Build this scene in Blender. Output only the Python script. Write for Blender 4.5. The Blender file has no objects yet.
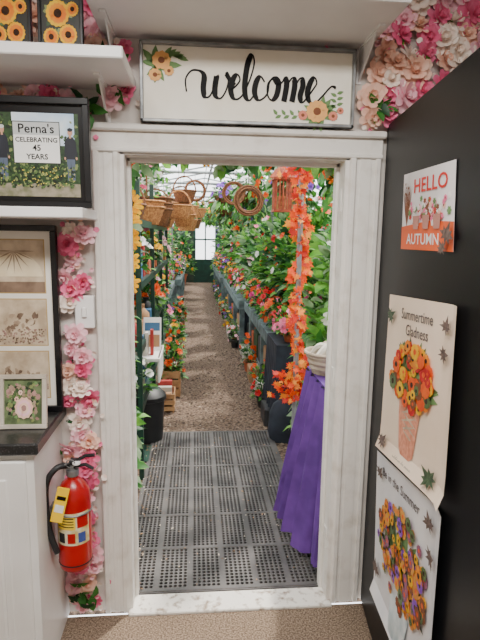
import bpy, math, random
import numpy as np
from mathutils import Matrix, Vector, Euler
rng=np.random.default_rng(7); R=random.Random(5)
rd=math.radians
# ---------------------------------------------------------------- materials
MC={}
def mat(name,c,c2=None,scale=20.,rough=.6,metal=0.,bump=0.,bscale=None,detail=3.,trans=0.,lo=.35,hi=.65,spec=.5):
    if name in MC: return MC[name]
    m=bpy.data.materials.new(name); m.use_nodes=True; n=m.node_tree.nodes; l=m.node_tree.links
    b=n['Principled BSDF']; b.inputs['Roughness'].default_value=rough; b.inputs['Metallic'].default_value=metal
    b.inputs['Specular IOR Level'].default_value=spec
    tc=n.new('ShaderNodeTexCoord')
    if c2 is None: c2=tuple(x*.86 for x in c)
    no=n.new('ShaderNodeTexNoise'); no.inputs['Scale'].default_value=scale; no.inputs['Detail'].default_value=detail
    l.new(tc.outputs['Object'],no.inputs['Vector'])
    mr=n.new('ShaderNodeMapRange'); mr.inputs[1].default_value=lo; mr.inputs[2].default_value=hi
    l.new(no.outputs[0],mr.inputs[0])
    mx=n.new('ShaderNodeMix'); mx.data_type='RGBA'
    mx.inputs[6].default_value=(*c,1); mx.inputs[7].default_value=(*c2,1)
    l.new(mr.outputs[0],mx.inputs[0]); l.new(mx.outputs[2],b.inputs['Base Color'])
    if bump:
        n2=n.new('ShaderNodeTexNoise'); n2.inputs['Scale'].default_value=bscale or scale*3; n2.inputs['Detail'].default_value=4
        l.new(tc.outputs['Object'],n2.inputs['Vector'])
        bp=n.new('ShaderNodeBump'); bp.inputs['Strength'].default_value=bump; bp.inputs['Distance'].default_value=.01
        l.new(n2.outputs[0],bp.inputs['Height']); l.new(bp.outputs[0],b.inputs['Normal'])
    if trans:
        tr=n.new('ShaderNodeBsdfTranslucent'); l.new(mx.outputs[2],tr.inputs['Color'])
        ms=n.new('ShaderNodeMixShader'); ms.inputs[0].default_value=trans
        o=n['Material Output']; l.new(b.outputs[0],ms.inputs[1]); l.new(tr.outputs[0],ms.inputs[2]); l.new(ms.outputs[0],o.inputs['Surface'])
    MC[name]=m; return m
def S(r,g,b): # srgb 0-255 -> linear
    f=lambda x:(x/255/12.92 if x<=10 else ((x/255+.055)/1.055)**2.4)
    return (f(r),f(g),f(b))
# ---------------------------------------------------------------- mesh builder
class MB:
    def __init__(s): s.v=[];s.f=[];s.mi=[];s.mats=[];s.n=0;s.M=Matrix.Identity(4)
    def midx(s,m):
        if m not in s.mats: s.mats.append(m)
        return s.mats.index(m)
    def add(s,V,F,m,raw=False):
        V=np.asarray(V,float).reshape(-1,3)
        if not raw:
            A=np.array(s.M); V=V@A[:3,:3].T+A[:3,3]
        s.v.append(V); k=s.midx(m); n=s.n
        s.f.extend([tuple(i+n for i in f) for f in F]); s.mi.extend([k]*len(F)); s.n+=len(V)
    def box(s,a,b,m,bev=0.):
        x0,y0,z0=a;x1,y1,z1=b
        if bev:
            e=bev; V=[];F=[]
            idx={}
            for sx in (0,1):
                for sy in (0,1):
                    for sz in (0,1):
                        X=(x0,x1)[sx];Y=(y0,y1)[sy];Z=(z0,z1)[sz];dx=(e,-e)[sx];dy=(e,-e)[sy];dz=(e,-e)[sz]
                        for ax,p in enumerate([(X,Y+dy,Z+dz),(X+dx,Y,Z+dz),(X+dx,Y+dy,Z)]):
                            idx[(sx,sy,sz,ax)]=len(V);V.append(p)
            for s0 in (0,1):
                F.append([idx[(s0,a_,b_,0)] for a_,b_ in ((0,0),(1,0),(1,1),(0,1))])
                F.append([idx[(a_,s0,b_,1)] for a_,b_ in ((0,0),(1,0),(1,1),(0,1))])
                F.append([idx[(a_,b_,s0,2)] for a_,b_ in ((0,0),(1,0),(1,1),(0,1))])
            for p in (0,1):
                for q in (0,1):
                    F.append([idx[(p,q,0,0)],idx[(p,q,1,0)],idx[(p,q,1,1)],idx[(p,q,0,1)]])
                    F.append([idx[(p,0,q,0)],idx[(p,1,q,0)],idx[(p,1,q,2)],idx[(p,0,q,2)]])
                    F.append([idx[(0,p,q,1)],idx[(1,p,q,1)],idx[(1,p,q,2)],idx[(0,p,q,2)]])
                    for r in (0,1): F.append([idx[(p,q,r,k)] for k in range(3)])
            s.add(V,F,m)
        else:
            V=[(x0,y0,z0),(x1,y0,z0),(x1,y1,z0),(x0,y1,z0),(x0,y0,z1),(x1,y0,z1),(x1,y1,z1),(x0,y1,z1)]
            s.add(V,[(0,3,2,1),(4,5,6,7),(0,1,5,4),(1,2,6,5),(2,3,7,6),(3,0,4,7)],m)
    def tube(s,pts,r,m,seg=8,cap=True):
        pts=[Vector(p) for p in pts]; n=len(pts)
        if not hasattr(r,'__len__'): r=[r]*n
        V=[];F=[];pu=None
        for i,p in enumerate(pts):
            d=(pts[min(i+1,n-1)]-pts[max(i-1,0)]).normalized()
            if pu is None: pu=d.orthogonal().normalized()
            pu=(pu-d*pu.dot(d)); pu=pu.normalized() if pu.length>1e-6 else d.orthogonal().normalized()
            w=d.cross(pu)
            for k in range(seg):
                a=2*math.pi*k/seg; V.append(p+(pu*math.cos(a)+w*math.sin(a))*r[i])
        for i in range(n-1):
            for k in range(seg):
                F.append((i*seg+k,i*seg+(k+1)%seg,(i+1)*seg+(k+1)%seg,(i+1)*seg+k))
        if cap: F.append(tuple(range(seg))[::-1]);F.append(tuple((n-1)*seg+k for k in range(seg)))
        s.add([tuple(v) for v in V],F,m)
    def lathe(s,prof,c,m,seg=20,sx=1,sy=1):
        V=[];F=[]
        for (r,z) in prof:
            for k in range(seg):
                a=2*math.pi*k/seg; V.append((c[0]+r*math.cos(a)*sx,c[1]+r*math.sin(a)*sy,c[2]+z))
        for i in range(len(prof)-1):
            for k in range(seg):
                F.append((i*seg+k,i*seg+(k+1)%seg,(i+1)*seg+(k+1)%seg,(i+1)*seg+k))
        s.add(V,F,m)
    def torus(s,c,R_,r,m,X=(1,0,0),Y=(0,1,0),seg=24,sg=8,a0=0,a1=2*math.pi):
        X=Vector(X);Y=Vector(Y);c=Vector(c)
        s.tube([c+(X*math.cos(a0+(a1-a0)*i/seg)+Y*math.sin(a0+(a1-a0)*i/seg))*R_ for i in range(seg+1)],r,m,sg)
    def scatter(s,T,P,X,Y,Z,sc,m):
        TV,TF=T; P=np.asarray(P,float); N=len(P)
        if N==0: return
        sc=np.broadcast_to(np.asarray(sc,float).reshape(-1,1,1) if np.ndim(sc) else np.full((N,1,1),sc),(N,1,1))
        W=P[:,None,:]+sc*(TV[None,:,0:1]*X[:,None,:]+TV[None,:,1:2]*Y[:,None,:]+TV[None,:,2:3]*Z[:,None,:])
        nv=len(TV); n=s.n; ms=m if isinstance(m,(list,tuple)) else [m]; ks=[s.midx(q) for q in ms]
        s.v.append(W.reshape(-1,3))
        for i in range(N):
            o=n+i*nv; k=ks[rng.integers(len(ks))]
            for f in TF:
                s.f.append(tuple(j+o for j in f)); s.mi.append(k)
        s.n+=N*nv
    def text(s,t,fn,m,size=1.,bold=0.):
        cu=bpy.data.curves.new('t','FONT'); cu.body=t; cu.align_x='CENTER'; cu.align_y='CENTER'; cu.size=size; cu.offset=bold; cu.resolution_u=3
        ob=bpy.data.objects.new('t',cu); bpy.context.scene.collection.objects.link(ob)
        bpy.context.view_layer.update()
        me=bpy.data.meshes.new_from_object(ob.evaluated_get(bpy.context.evaluated_depsgraph_get()))
        V=[fn(v.co.x,v.co.y) for v in me.vertices]; F=[tuple(p.vertices) for p in me.polygons]
        bpy.data.objects.remove(ob); bpy.data.curves.remove(cu); bpy.data.meshes.remove(me)
        if V: s.add([tuple(v) for v in V],F,m)
    def obj(s,name,smooth=True,parent=None):
        me=bpy.data.meshes.new(name); V=np.concatenate(s.v) if s.v else np.zeros((0,3))
        me.from_pydata(V.tolist(),[],s.f)
        for m in s.mats: me.materials.append(m)
        me.polygons.foreach_set('material_index',s.mi)
        me.polygons.foreach_set('use_smooth',[smooth]*len(s.f))
        if smooth: me.set_sharp_from_angle(angle=rd(38))
        me.update()
        ob=bpy.data.objects.new(name,me); bpy.context.scene.collection.objects.link(ob)
        if parent: ob.parent=parent
        return ob
def nrm(a): return a/np.maximum(np.linalg.norm(a,axis=1,keepdims=True),1e-9)
def frame_from_z(Z):
    Z=nrm(np.asarray(Z,float)); r=rng.normal(size=Z.shape); X=nrm(np.cross(Z,r)); return X,np.cross(Z,X),Z
def frame_from_x(X,upb=(0,0,1)):
    X=nrm(np.asarray(X,float)); u=np.array(upb)+rng.normal(size=X.shape)*.45
    Y=nrm(np.cross(u,X)); return X,Y,np.cross(X,Y)
def leafT(w=.45):
    V=np.array([(0,0,0),(.35,w/2,.07),(.35,0,0),(.35,-w/2,.07),(.75,w*.33,.03),(.75,0,-.03),(.75,-w*.33,.03),(1,0,-.14)],float)
    return V,[(0,2,1),(0,3,2),(1,2,5,4),(2,3,6,5),(4,5,7),(5,6,7)]
LEAF=leafT(.5);LEAFN=leafT(.22);LEAFW=leafT(.8)
def mapleT():
    a=[(0,-.5),(.12,-.1),(.45,-.25),(.35,.02),(.75,.15),(.4,.28),(.45,.55),(.2,.42),(0,1),(-.2,.42),(-.45,.55),(-.4,.28),(-.75,.15),(-.35,.02),(-.45,-.25),(-.12,-.1)]
    V=[(0,.15,.0)]+[(x,y,.08*abs(x)+(-.1 if y>.6 else 0)) for x,y in a]
    n=len(a); return np.array(V,float)[:,[1,0,2]],[(0,1+i,1+(i+1)%n) for i in range(n)]
MAPLE=mapleT()
def petal_pts(rad,w,tilt,ang,z0,curl):
    V=[]
    for i,(t,ww) in enumerate([(0,.25),(.45,.85),(.8,1.),(1.,.55)]):
        for k in (-1,0,1):
            x=rad*t*math.cos(tilt+curl*t); z=z0+rad*t*math.sin(tilt+curl*t)-.06*rad*(0 if k else 1)
            y=k*w*ww/2; V.append((x*math.cos(ang)-y*math.sin(ang),x*math.sin(ang)+y*math.cos(ang),z))
    F=[]
    for i in range(3):
        for k in range(2): a=i*3+k; F.append((a,a+3,a+4,a+1))
    return V,F
def flowerT(layers):
    V=[];F=[]
    for (n,rad,w,tilt,z0,curl) in layers:
        off=R.random()*6
        for k in range(n):
            v,f=petal_pts(rad*R.uniform(.9,1.1),w,rd(tilt+R.uniform(-7,7)),off+2*math.pi*k/n,z0,rd(curl)); o=len(V)
            V+=v;F+=[tuple(i+o for i in q) for q in f]
    return np.array(V),F
PEONY=flowerT([(8,1,.62,14,0,-12),(7,.82,.55,34,.05,0),(6,.62,.45,54,.1,15),(5,.42,.35,72,.12,35)])
HYDR=flowerT([(5,.5,.5,15,0,0)])
DAISY=flowerT([(13,1,.3,8,0,-10)])
SUNF=flowerT([(13,1,.34,10,0,-12),(11,.85,.3,22,.02,-8)])
SMALL=flowerT([(5,1,.9,25,0,-10),(4,.6,.6,50,.05,0)])
def discT(r,z):
    n=10; return np.array([(0,0,z+r*.35)]+[(r*math.cos(2*math.pi*i/n),r*math.sin(2*math.pi*i/n),z) for i in range(n)]),[(0,1+i,1+(i+1)%n) for i in range(n)]
DISC=discT(.36,.05)
white=mat('white_paint',S(230,227,222),S(218,214,208),6,.5,bump=.05)
wornwhite=mat('worn_white_paint',S(226,222,215),S(198,190,178),14,.55,bump=.06,lo=.5,hi=.85,detail=6)
shelfw=mat('shelf_white',S(238,237,235),S(230,228,226),4,.4)
wallp=mat('wall_paint',S(220,214,206),S(208,200,192),5,.8)
pinks=[mat('petal_pink',S(246,140,176),S(238,108,150),40,.7,trans=.2),mat('petal_palepink',S(253,214,220),S(250,190,204),40,.7,trans=.2),
 mat('petal_cream',S(253,244,234),S(250,230,216),40,.7,trans=.2),mat('petal_peach',S(250,216,196),S(246,196,172),40,.7,trans=.2),mat('petal_rose',S(232,96,140),S(242,130,168),40,.7,trans=.2)]
greens=[mat('leaf_green',S(70,138,54),S(44,100,38),15,.5,trans=.35),mat('leaf_light',S(134,192,80),S(90,158,58),15,.5,trans=.4),mat('leaf_dark',S(36,88,44),S(24,62,34),15,.5,trans=.3),mat('leaf_sage',S(146,172,130),S(110,144,100),15,.5,trans=.35)]
g2=[greens[0],greens[1]]
autumn=[mat('autumn_orange',S(250,104,24),S(236,76,20),30,.6,trans=.3),mat('autumn_red',S(222,56,28),S(190,34,22),30,.6,trans=.3),mat('autumn_yellow',S(250,170,50),S(242,130,34),30,.6,trans=.3)]
yel=mat('petal_yellow',S(255,208,30),S(248,176,10),30,.6,trans=.25)
orange=mat('petal_orange',S(252,112,36),S(238,84,24),30,.6,trans=.25)
redp=mat('petal_red',S(224,36,40),S(196,22,30),30,.6,trans=.2)
purp=mat('petal_purple',S(166,104,214),S(134,74,190),30,.6,trans=.2)
magen=mat('petal_magenta',S(236,64,156),S(210,44,126),30,.6,trans=.2)
whitep=mat('petal_white',S(250,248,244),S(238,236,230),30,.6,trans=.2)
brownc=mat('seed_brown',S(66,38,20),S(40,24,14),120,.9,bump=.4)
terrac=mat('terracotta',S(196,104,66),S(166,82,52),12,.8)
blackpl=mat('black_plastic',S(26,27,29),S(34,34,36),10,.5)
greenmt=mat('green_metal',S(24,66,54),S(18,48,40),8,.45)
galv=mat('galvanized_metal',S(150,152,152),S(110,112,114),14,.42,metal=.6,bump=.1)
wood=mat('weathered_wood',S(118,136,138),S(78,92,94),10,.8,bump=.3)
woodw=mat('warm_wood',S(176,136,92),S(140,100,64),10,.7,bump=.2)
wick=mat('wicker',S(204,142,84),S(146,92,50),60,.75,bump=.6,bscale=90)
wickd=mat('wicker_dark',S(140,88,50),S(94,58,34),60,.75,bump=.6,bscale=90)
pipe=mat('frame_pipe',S(150,156,156),S(114,120,122),8,.4)
blackfr=mat('black_frame',S(14,14,16),S(20,20,22),8,.35)
soil=mat('soil',S(50,36,26),S(34,24,18),60,.95,bump=.5)
# ---------------------------------------------------------------- room shell
H=2.72
def slab(name,a,b,m,**k):
    q=MB(); q.box(a,b,m,**k); return q.obj(name,smooth=False)
carpet=mat('carpet',S(160,138,116),S(98,80,64),140,.95,bump=.8,bscale=400,lo=.4,hi=.6,detail=8)
slab('floor',(-2.3,-3.4,-.06),(2.2,-.035,0),carpet)
w=MB()
w.box((-2.3,0,0),(-.288,.13,H),wallp);w.box((.60,0,0),(2.2,.13,H),wallp);w.box((-.288,0,1.985),(.60,.13,H),wallp)
w.obj('wall_back',False)
slab('wall_left',(-2.42,-3.4,0),(-2.3,.13,H),wallp);slab('wall_right',(2.2,-3.4,0),(2.32,.13,H),wallp)
slab('wall_front',(-2.42,-3.52,0),(2.32,-3.4,H),wallp);slab('ceiling',(-2.42,-3.52,H),(2.32,.13,H+.1),wallp)
d=MB()
def casing_v(x0,x1,z1):
    d.box((x0,-.018,.0),(x1,0,z1),wornwhite,.003)
    d.box((x0+.002,-.030,.0),(x0+.026,-.016,z1),wornwhite,.005); d.box((x1-.026,-.026,.0),(x1-.004,-.016,z1),wornwhite,.004)
    d.box((x0+.042,-.021,.0),(x1-.042,-.016,z1),wornwhite,.0015)
casing_v(-.392,-.288,1.96);casing_v(.612,.742,1.96)
d.box((-.394,-.020,1.955),(.744,-.0,2.055),wornwhite,.003)
d.box((-.402,-.042,2.032),(.752,0,2.058),wornwhite,.006);d.box((-.394,-.030,1.955),(.744,-.014,1.972),wornwhite,.004)
d.box((-.290,-.012,0),(-.272,.15,1.965),wornwhite,.002);d.box((.596,-.012,0),(.614,.15,1.965),wornwhite,.002);d.box((-.290,-.012,1.947),(.614,.15,1.967),wornwhite,.002)
d.box((-.272,.07,0),(-.258,.11,1.95),wornwhite,.002);d.box((.582,.07,0),(.596,.11,1.95),wornwhite,.002);d.box((-.272,.07,1.932),(.596,.11,1.948),wornwhite,.002)
for z in (.25,1.0,1.75): d.box((.592,.02,z),(.597,.06,z+.09),wornwhite)
d.obj('trim_1',False)
t=MB(); t.box((-.292,-.05,-.02),(.616,.075,.012),mat('threshold_paint',S(222,217,208),S(140,122,104),30,.7,bump=.2,lo=.52,hi=.70,detail=8),.004); t.obj('trim_2',False)
b=MB(); b.box((.76,-.015,0),(2.2,0,.09),white);b.obj('baseboard_back',False)
q=MB(); em=bpy.data.materials.new('lamp_diffuser'); em.use_nodes=True
em.node_tree.nodes['Principled BSDF'].inputs['Emission Color'].default_value=(1,.97,.93,1); em.node_tree.nodes['Principled BSDF'].inputs['Emission Strength'].default_value=4
q.box((-.75,-1.9,H-.06),(.75,-1.3,H-.0),shelfw,.01); q.box((-.70,-1.86,H-.066),(.70,-1.34,H-.058),em); q.obj('ceiling_light',False)
# ---------------------------------------------------------------- greenhouse ground
gm=mat('gravel',S(142,118,99),S(70,56,46),45,.95,bump=1.,bscale=120,detail=10,lo=.38,hi=.62)
slab('ground',(-3.5,.075,-.08),(4.5,17,-.0),gm)
q=MB(); st=[mat('pebble_a',S(156,136,116),None,30,.9),mat('pebble_b',S(72,58,48),None,30,.9),mat('pebble_c',S(206,192,174),None,30,.9),mat('pebble_d',S(110,90,72),None,30,.9)]
n=9000; P=np.stack([rng.uniform(-.5,.8,n),.2+rng.uniform(0,1,n)**1.5*13,np.full(n,.002)],1)
e_=rng.uniform(0,1,n)<.35; P[e_,0]=np.where(rng.uniform(0,1,e_.sum())<.5,-.32,.62)+rng.normal(size=e_.sum())*.07
PEB=(np.array([(1,0,0),(.3,.8,0),(-.7,.6,0),(-.9,-.4,0),(.2,-.9,0),(0,0,.5)],float),[(0,1,5),(1,2,5),(2,3,5),(3,4,5),(4,0,5)])
keep=~((P[:,1]<2.05)&(P[:,0]>-.36)&(P[:,0]<.64))
P=P[keep];X,Y,Z=frame_from_z(np.tile([0,0,1.],(len(P),1)));q.scatter(PEB,P,X,Y,Z,rng.uniform(.006,.018,len(P)),[st[0],st[1],st[3],st[1],st[3],st[0]]);q.obj('gravel_stones')
q=MB(); rub=mat('rubber',S(92,88,86),S(66,64,63),5,.6,bump=.15,detail=4,lo=.4,hi=.6)
x0,x1,y0,y1=-.33,.62,.085,2.05; nx,ny=42,84; cx=(x1-x0)/nx; cy=(y1-y0)/ny; zt=.014
V=[];F=[]
sq=[(-.5,-.5),(0,-.5),(.5,-.5),(.5,0),(.5,.5),(0,.5),(-.5,.5),(-.5,0)]
for i in range(nx):
    for j in range(ny):
        X0=x0+(i+.5)*cx;Y0=y0+(j+.5)*cy; o=len(V)
        solid=(i%7==6 or j%14==0)
        if solid:
            for (a,c) in sq[::2]: V.append((X0+a*cx,Y0+c*cy,zt+.002))
            F.append((o,o+1,o+2,o+3)); continue
        for (a,c) in sq: V.append((X0+a*cx,Y0+c*cy,zt))
        for (a,c) in sq:
            L=math.hypot(a,c); V.append((X0+a/L*cx*.38,Y0+c/L*cy*.38,zt))
        for (a,c) in sq:
            L=math.hypot(a,c); V.append((X0+a/L*cx*.38,Y0+c/L*cy*.38,.001))
        for k in range(8):
            k2=(k+1)%8; F.append((o+k,o+k2,o+8+k2,o+8+k)); F.append((o+8+k,o+8+k2,o+16+k2,o+16+k))
q.add(V,F,rub)
for a,c in (((x0-.02,y0-.008,0),(x0,y1+.02,zt)),((x1,y0-.008,0),(x1+.02,y1+.02,zt)),((x0,y1,0),(x1,y1+.02,zt)),((x0,y0-.008,0),(x1,y0,zt))): q.box(a,c,rub)
q.obj('rubber_floor_mat',False)
q=MB(); n=420; P=np.stack([rng.uniform(-.34,.62,n),rng.uniform(.1,2.8,n),np.full(n,.020)],1)
P[:150,0]=rng.uniform(-.36,-.26,150);P[:150,1]=rng.uniform(.1,1.8,150)
X,Y,Z=frame_from_z(np.tile([0,0,1.],(n,1))+rng.normal(size=(n,3))*.15);q.scatter(LEAF,P,X,Y,Z,rng.uniform(.006,.02,n),[st[0],st[2],mat('dry_leaf',S(170,130,90),None,30,.9),st[3]]);q.obj('leaf_litter')
# ---------------------------------------------------------------- flower wall
def blossoms(q,P,N,size,mats,T=PEONY):
    X,Y,Z=frame_from_z(N); q.scatter(T,P,X,Y,Z,size,mats)
q=MB(); pts=[]
def nosw(x,z,m=0.): return abs(x+.433)<.062+m and abs(z-1.34)<.085+m
def region(xa,xb,za,zb,den,md=.036):
    n=int((xb-xa)*(zb-za)*den)
    for _ in range(n*6):
        p=(R.uniform(xa,xb),R.uniform(za,zb))
        if nosw(*p): continue
        if all((p[0]-a)**2+(p[1]-c)**2>md**2*1.6 for a,c in pts): pts.append(p)
region(-.505,-.425,1.0,1.67,700);region(-.515,-.425,.06,1.0,500);region(-.8,-.42,1.76,2.16,300);region(-.31,-.245,2.1,2.34,300);region(-.8,-.36,2.25,2.62,300)
region(.67,1.35,2.11,2.66,300,.042);region(-.34,.7,2.42,2.64,200)
P=np.array([(a,-.035-R.uniform(0,.02),c) for a,c in pts]); n=len(P)
N=np.tile([0,-1.,.05],(n,1))+rng.normal(size=(n,3))*.35
wts=[pinks[0],pinks[1],pinks[1],pinks[1],pinks[2],pinks[3],pinks[4],pinks[2],pinks[3],pinks[1],pinks[0]]
blossoms(q,P,N,np.where(P[:,0]>.6,rng.uniform(.045,.068,n),rng.uniform(.034,.052,n)),wts)
m=n*12; k=rng.integers(0,n,m); P2=P[k]+rng.normal(size=(m,3))*[.024,0,.026]; P2[:,1]=-.022-rng.uniform(0,.03,m)
P2=P2[~((np.abs(P2[:,0]+.433)<.052)&(np.abs(P2[:,2]-1.34)<.085))]
P2=P2[~((P2[:,0]<-.515)&(P2[:,2]<1.70))]; m=len(P2)
blossoms(q,P2,np.tile([0,-1.,0],(m,1))+rng.normal(size=(m,3))*.4,rng.uniform(.016,.028,m),[pinks[1],pinks[2],pinks[2],pinks[3],pinks[0]],HYDR)
m=n//3; k=rng.integers(0,n,m); P3=P[k]+rng.normal(size=(m,3))*[.012,0,.02];P3[:,1]=-.04
dd=rng.normal(size=(m,3));dd[:,1]=-.5
X,Y,Z=frame_from_x(dd,(0,-1,0)); q.scatter(LEAF,P3,X,Y,Z,rng.uniform(.03,.05,m),greens[:3])
for cx_,cz_,nn in ((-.455,.12,10),(-.30,2.2,8),(-.41,2.10,12),(.70,2.14,6)):
    P3=np.tile([cx_,-.06,cz_],(nn,1))+rng.normal(size=(nn,3))*[.02,.005,.03]; dd=rng.normal(size=(nn,3));dd[:,1]=-.4
    X,Y,Z=frame_from_x(dd,(0,-1,0)); q.scatter(LEAF,P3,X,Y,Z,rng.uniform(.05,.08,nn),[greens[2],greens[0]])
q.obj('artificial_flowers')
# ---------------------------------------------------------------- shelves
def bracket(q,x,zt,dep,m=shelfw):
    q.box((x-.010,-.006,zt-.13),(x+.010,0,zt),m); q.box((x-.010,-dep*.6,zt-.008),(x+.010,0,zt),m)
    q.add([(x-.003,-.004,zt-.125),(x-.003,-.004,zt),(x-.003,-dep*.5,zt),(x+.003,-.004,zt-.125),(x+.003,-.004,zt),(x+.003,-dep*.5,zt)],[(0,1,2),(5,4,3),(0,2,5,3)],m)
def shelf(x0,x1,zb,th,dep,brs):
    q=MB(); q.box((x0,-dep,zb),(x1,0,zb+th),shelfw,.004)
    for x in brs: bracket(q,x,zb,dep)
    return q.obj('wall_shelf',False)
shelf(-1.6,-.375,1.697,.036,.30,(-1.3,))
shelf(-1.6,-.222,2.180,.036,.38,(-.33,-1.2))
shelf(-.342,.668,2.366,.030,.42,(-.30,.635))
# ---------------------------------------------------------------- flat art helper
def quad(c,nv):
    TL,TR,BR,BL=[Vector(x) for x in c]; nv=Vector(nv)
    return lambda p,q,o=0.:(TL*(1-p)+TR*p)*q+(BL*(1-p)+BR*p)*(1-q)+nv*o
def poly(q,P,pts,m,o): q.add([tuple(P(a,c,o)) for a,c in pts],[tuple(range(len(pts)))],m)
def rect(q,P,a,b,c,e,m,o): poly(q,P,[(a,b),(c,b),(c,e),(a,e)],m,o)
def ell(q,P,cx,cy,rx,ry,m,o,n=14,a0=0,a1=2*math.pi,rot=0):
    poly(q,P,[(cx+rx*math.cos(a0+(a1-a0)*i/n)*math.cos(rot)-ry*math.sin(a0+(a1-a0)*i/n)*math.sin(rot),cy+rx*math.cos(a0+(a1-a0)*i/n)*math.sin(rot)+ry*math.sin(a0+(a1-a0)*i/n)*math.cos(rot)) for i in range(n)],m,o)
def fflower(q,P,cx,cy,r,asp,m,mc,o,n=9,cr=.35):
    for k in range(n):
        a=2*math.pi*k/n+cx*9; pts=[]
        for t,w_ in ((.1,0),(.5,.2),(.85,.16),(1,0),(.85,-.16),(.5,-.2)):
            x=math.cos(a)*t*r-math.sin(a)*w_*r*1.7;y=math.sin(a)*t*r+math.cos(a)*w_*r*1.7
            pts.append((cx+x*asp,cy+y))
        poly(q,P,pts,m,o+.00004*(k%2))
    ell(q,P,cx,cy,r*cr*asp,r*cr,mc,o+.0002,10)
def fleaf(q,P,cx,cy,r,asp,ang,m,o,w_=.3):
    pts=[]
    for t,ww in ((0,0),(.35,w_),(.7,w_*.7),(1,0),(.7,-w_*.7),(.35,-w_)):
        x=math.cos(ang)*t*r-math.sin(ang)*ww*r;y=math.sin(ang)*t*r+math.cos(ang)*ww*r
        pts.append((cx+x*asp,cy+y))
    poly(q,P,pts,m,o)
def ftext(q,P,t,cx,cy,h,m,o,asp=1.,bold=0.,shear=0.):
    q.text(t,lambda x,y:P(cx+(x+shear*y)*h*asp,cy+y*h,o),m,1.,bold)
ink=mat('ink_black',S(12,10,10),None,5,.6,spec=.2)
paper=mat('paper_cream',S(246,241,228),S(240,233,216),8,.7)
# welcome sign
q=MB(); x0,x1,z0,z1=-.203,.607,2.062,2.345
q.box((x0,-.045,z0),(x1,-.032,z1),paper)
for a,c in (((x0,-.062,z0),(x1,-.031,z0+.012)),((x0,-.062,z1-.012),(x1,-.031,z1)),((x0,-.062,z0),(x0+.012,-.031,z1)),((x1-.012,-.062,z0),(x1,-.031,z1))): q.box(a,c,galv,.002)
q.box((x0+.03,-.032,z0+.03),(x1-.03,0,z1-.03),woodw)
PW=quad([(x0+.012,-.046,z1-.012),(x1-.012,-.046,z1-.012),(x1-.012,-.046,z0+.012),(x0+.012,-.046,z0+.012)],(0,-1,0))
asp=(z1-z0)/(x1-x0)
strokes=[[(170,98),(169,86),(176,78),(186,78),(191,83),(190,94),(192,102),(198,101),(203,92),(206,82),(204,93),(205,101),(211,103),(217,96),(220,86),(217,79),(221,84),(228,90)],
[(222,95),(229,91),(234,85),(231,80),(226,84),(223,94),(226,102),(232,103),(239,97),(247,82),(251,68),(248,61),(243,70),(240,88),(241,100),(246,104),(252,98)],
[(264,86),(259,81),(254,86),(252,96),(256,103),(262,102),(268,96),(270,86),(276,81),(281,86),(279,98),(273,103),(268,98),(268,88),(274,83),(281,88),(287,84)],
[(286,85),(289,81),(291,88),(288,104)],[(289,97),(294,85),(299,81),(301,88),(298,104)],[(299,97),(304,85),(309,81),(311,88),(308,98),(311,104),(317,99),(324,91),(328,85),(325,80),(320,85),(317,95),(320,103),(327,104),(336,97),(346,88),(352,89)]]
def cr(pts,n=9):
    o=[];L=[pts[0]]+pts+[pts[-1]]
    for i in range(1,len(L)-2):
        p0,p1,p2,p3=[np.array(x,float) for x in L[i-1:i+3]]
        for k in range(n):
            t=k/n;o.append(.5*((2*p1)+(-p0+p2)*t+(2*p0-5*p1+4*p2-p3)*t*t+(-p0+3*p1-3*p2+p3)*t**3))
    o.append(np.array(pts[-1],float));return o
for s_i,sg in enumerate(strokes):
    c=cr(sg);V=[];F=[]
    for i,p in enumerate(c):
        dv=c[min(i+1,len(c)-1)]-c[max(i-1,0)];L=math.hypot(*dv)+1e-6;dv/=L
        w_=.9+2.7*max(0,dv[1]*.95-dv[0]*.1)**1.3; nx_,ny_=-dv[1],dv[0]
        for sg_ in (-1,1):
            u=p[0]+nx_*w_*sg_;v=p[1]+ny_*w_*sg_
            V.append(tuple(PW((u-143)/212*.84+.095,.56-(v-86)/76*1.10,.0012+.0001*s_i)))
        if i: F.append((2*i-2,2*i-1,2*i+1,2*i))
    q.add(V,F,ink)
sage=mat('print_sage',S(110,146,88),None,9,.7);pe=mat('print_peach',S(248,184,110),None,9,.7);pb=mat('print_brown',S(130,74,40),None,9,.7);rosy=mat('print_rose',S(232,140,116),None,9,.7)
for i in range(9): fleaf(q,PW,.07+.02*math.cos(i*1.3),.74,.26,asp,i*.75,sage,.0009,.2)
for i in range(6): fleaf(q,PW,.10+.012*i,.86,.16,asp,.9-.25*i,sage,.0009,.2)
for i in range(11): fleaf(q,PW,.85,.15,.26,asp,(i*.42-.3) if i<5 else i*.42+.6,sage,.0009,.2)
for i in range(7): fleaf(q,PW,.93,.2+.04*i,.10,asp,.3+(i%2)*2.4,sage,.0009,.25);fleaf(q,PW,.76-.02*i,.11,.10,asp,2.2+(i%2)*1.4,sage,.0009,.25)
for (a,c,r_) in ((.085,.80,.13),(.055,.6,.09),(.12,.66,.07)): fflower(q,PW,a,c,r_,asp,pe,pb,.0025)
for (a,c,r_) in ((.835,.18,.16),(.915,.12,.07),(.765,.12,.07),(.95,.2,.05)): fflower(q,PW,a,c,r_,asp,pe if r_>.1 else rosy,pb,.0025,12)
q.obj('welcome_sign',False)
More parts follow.
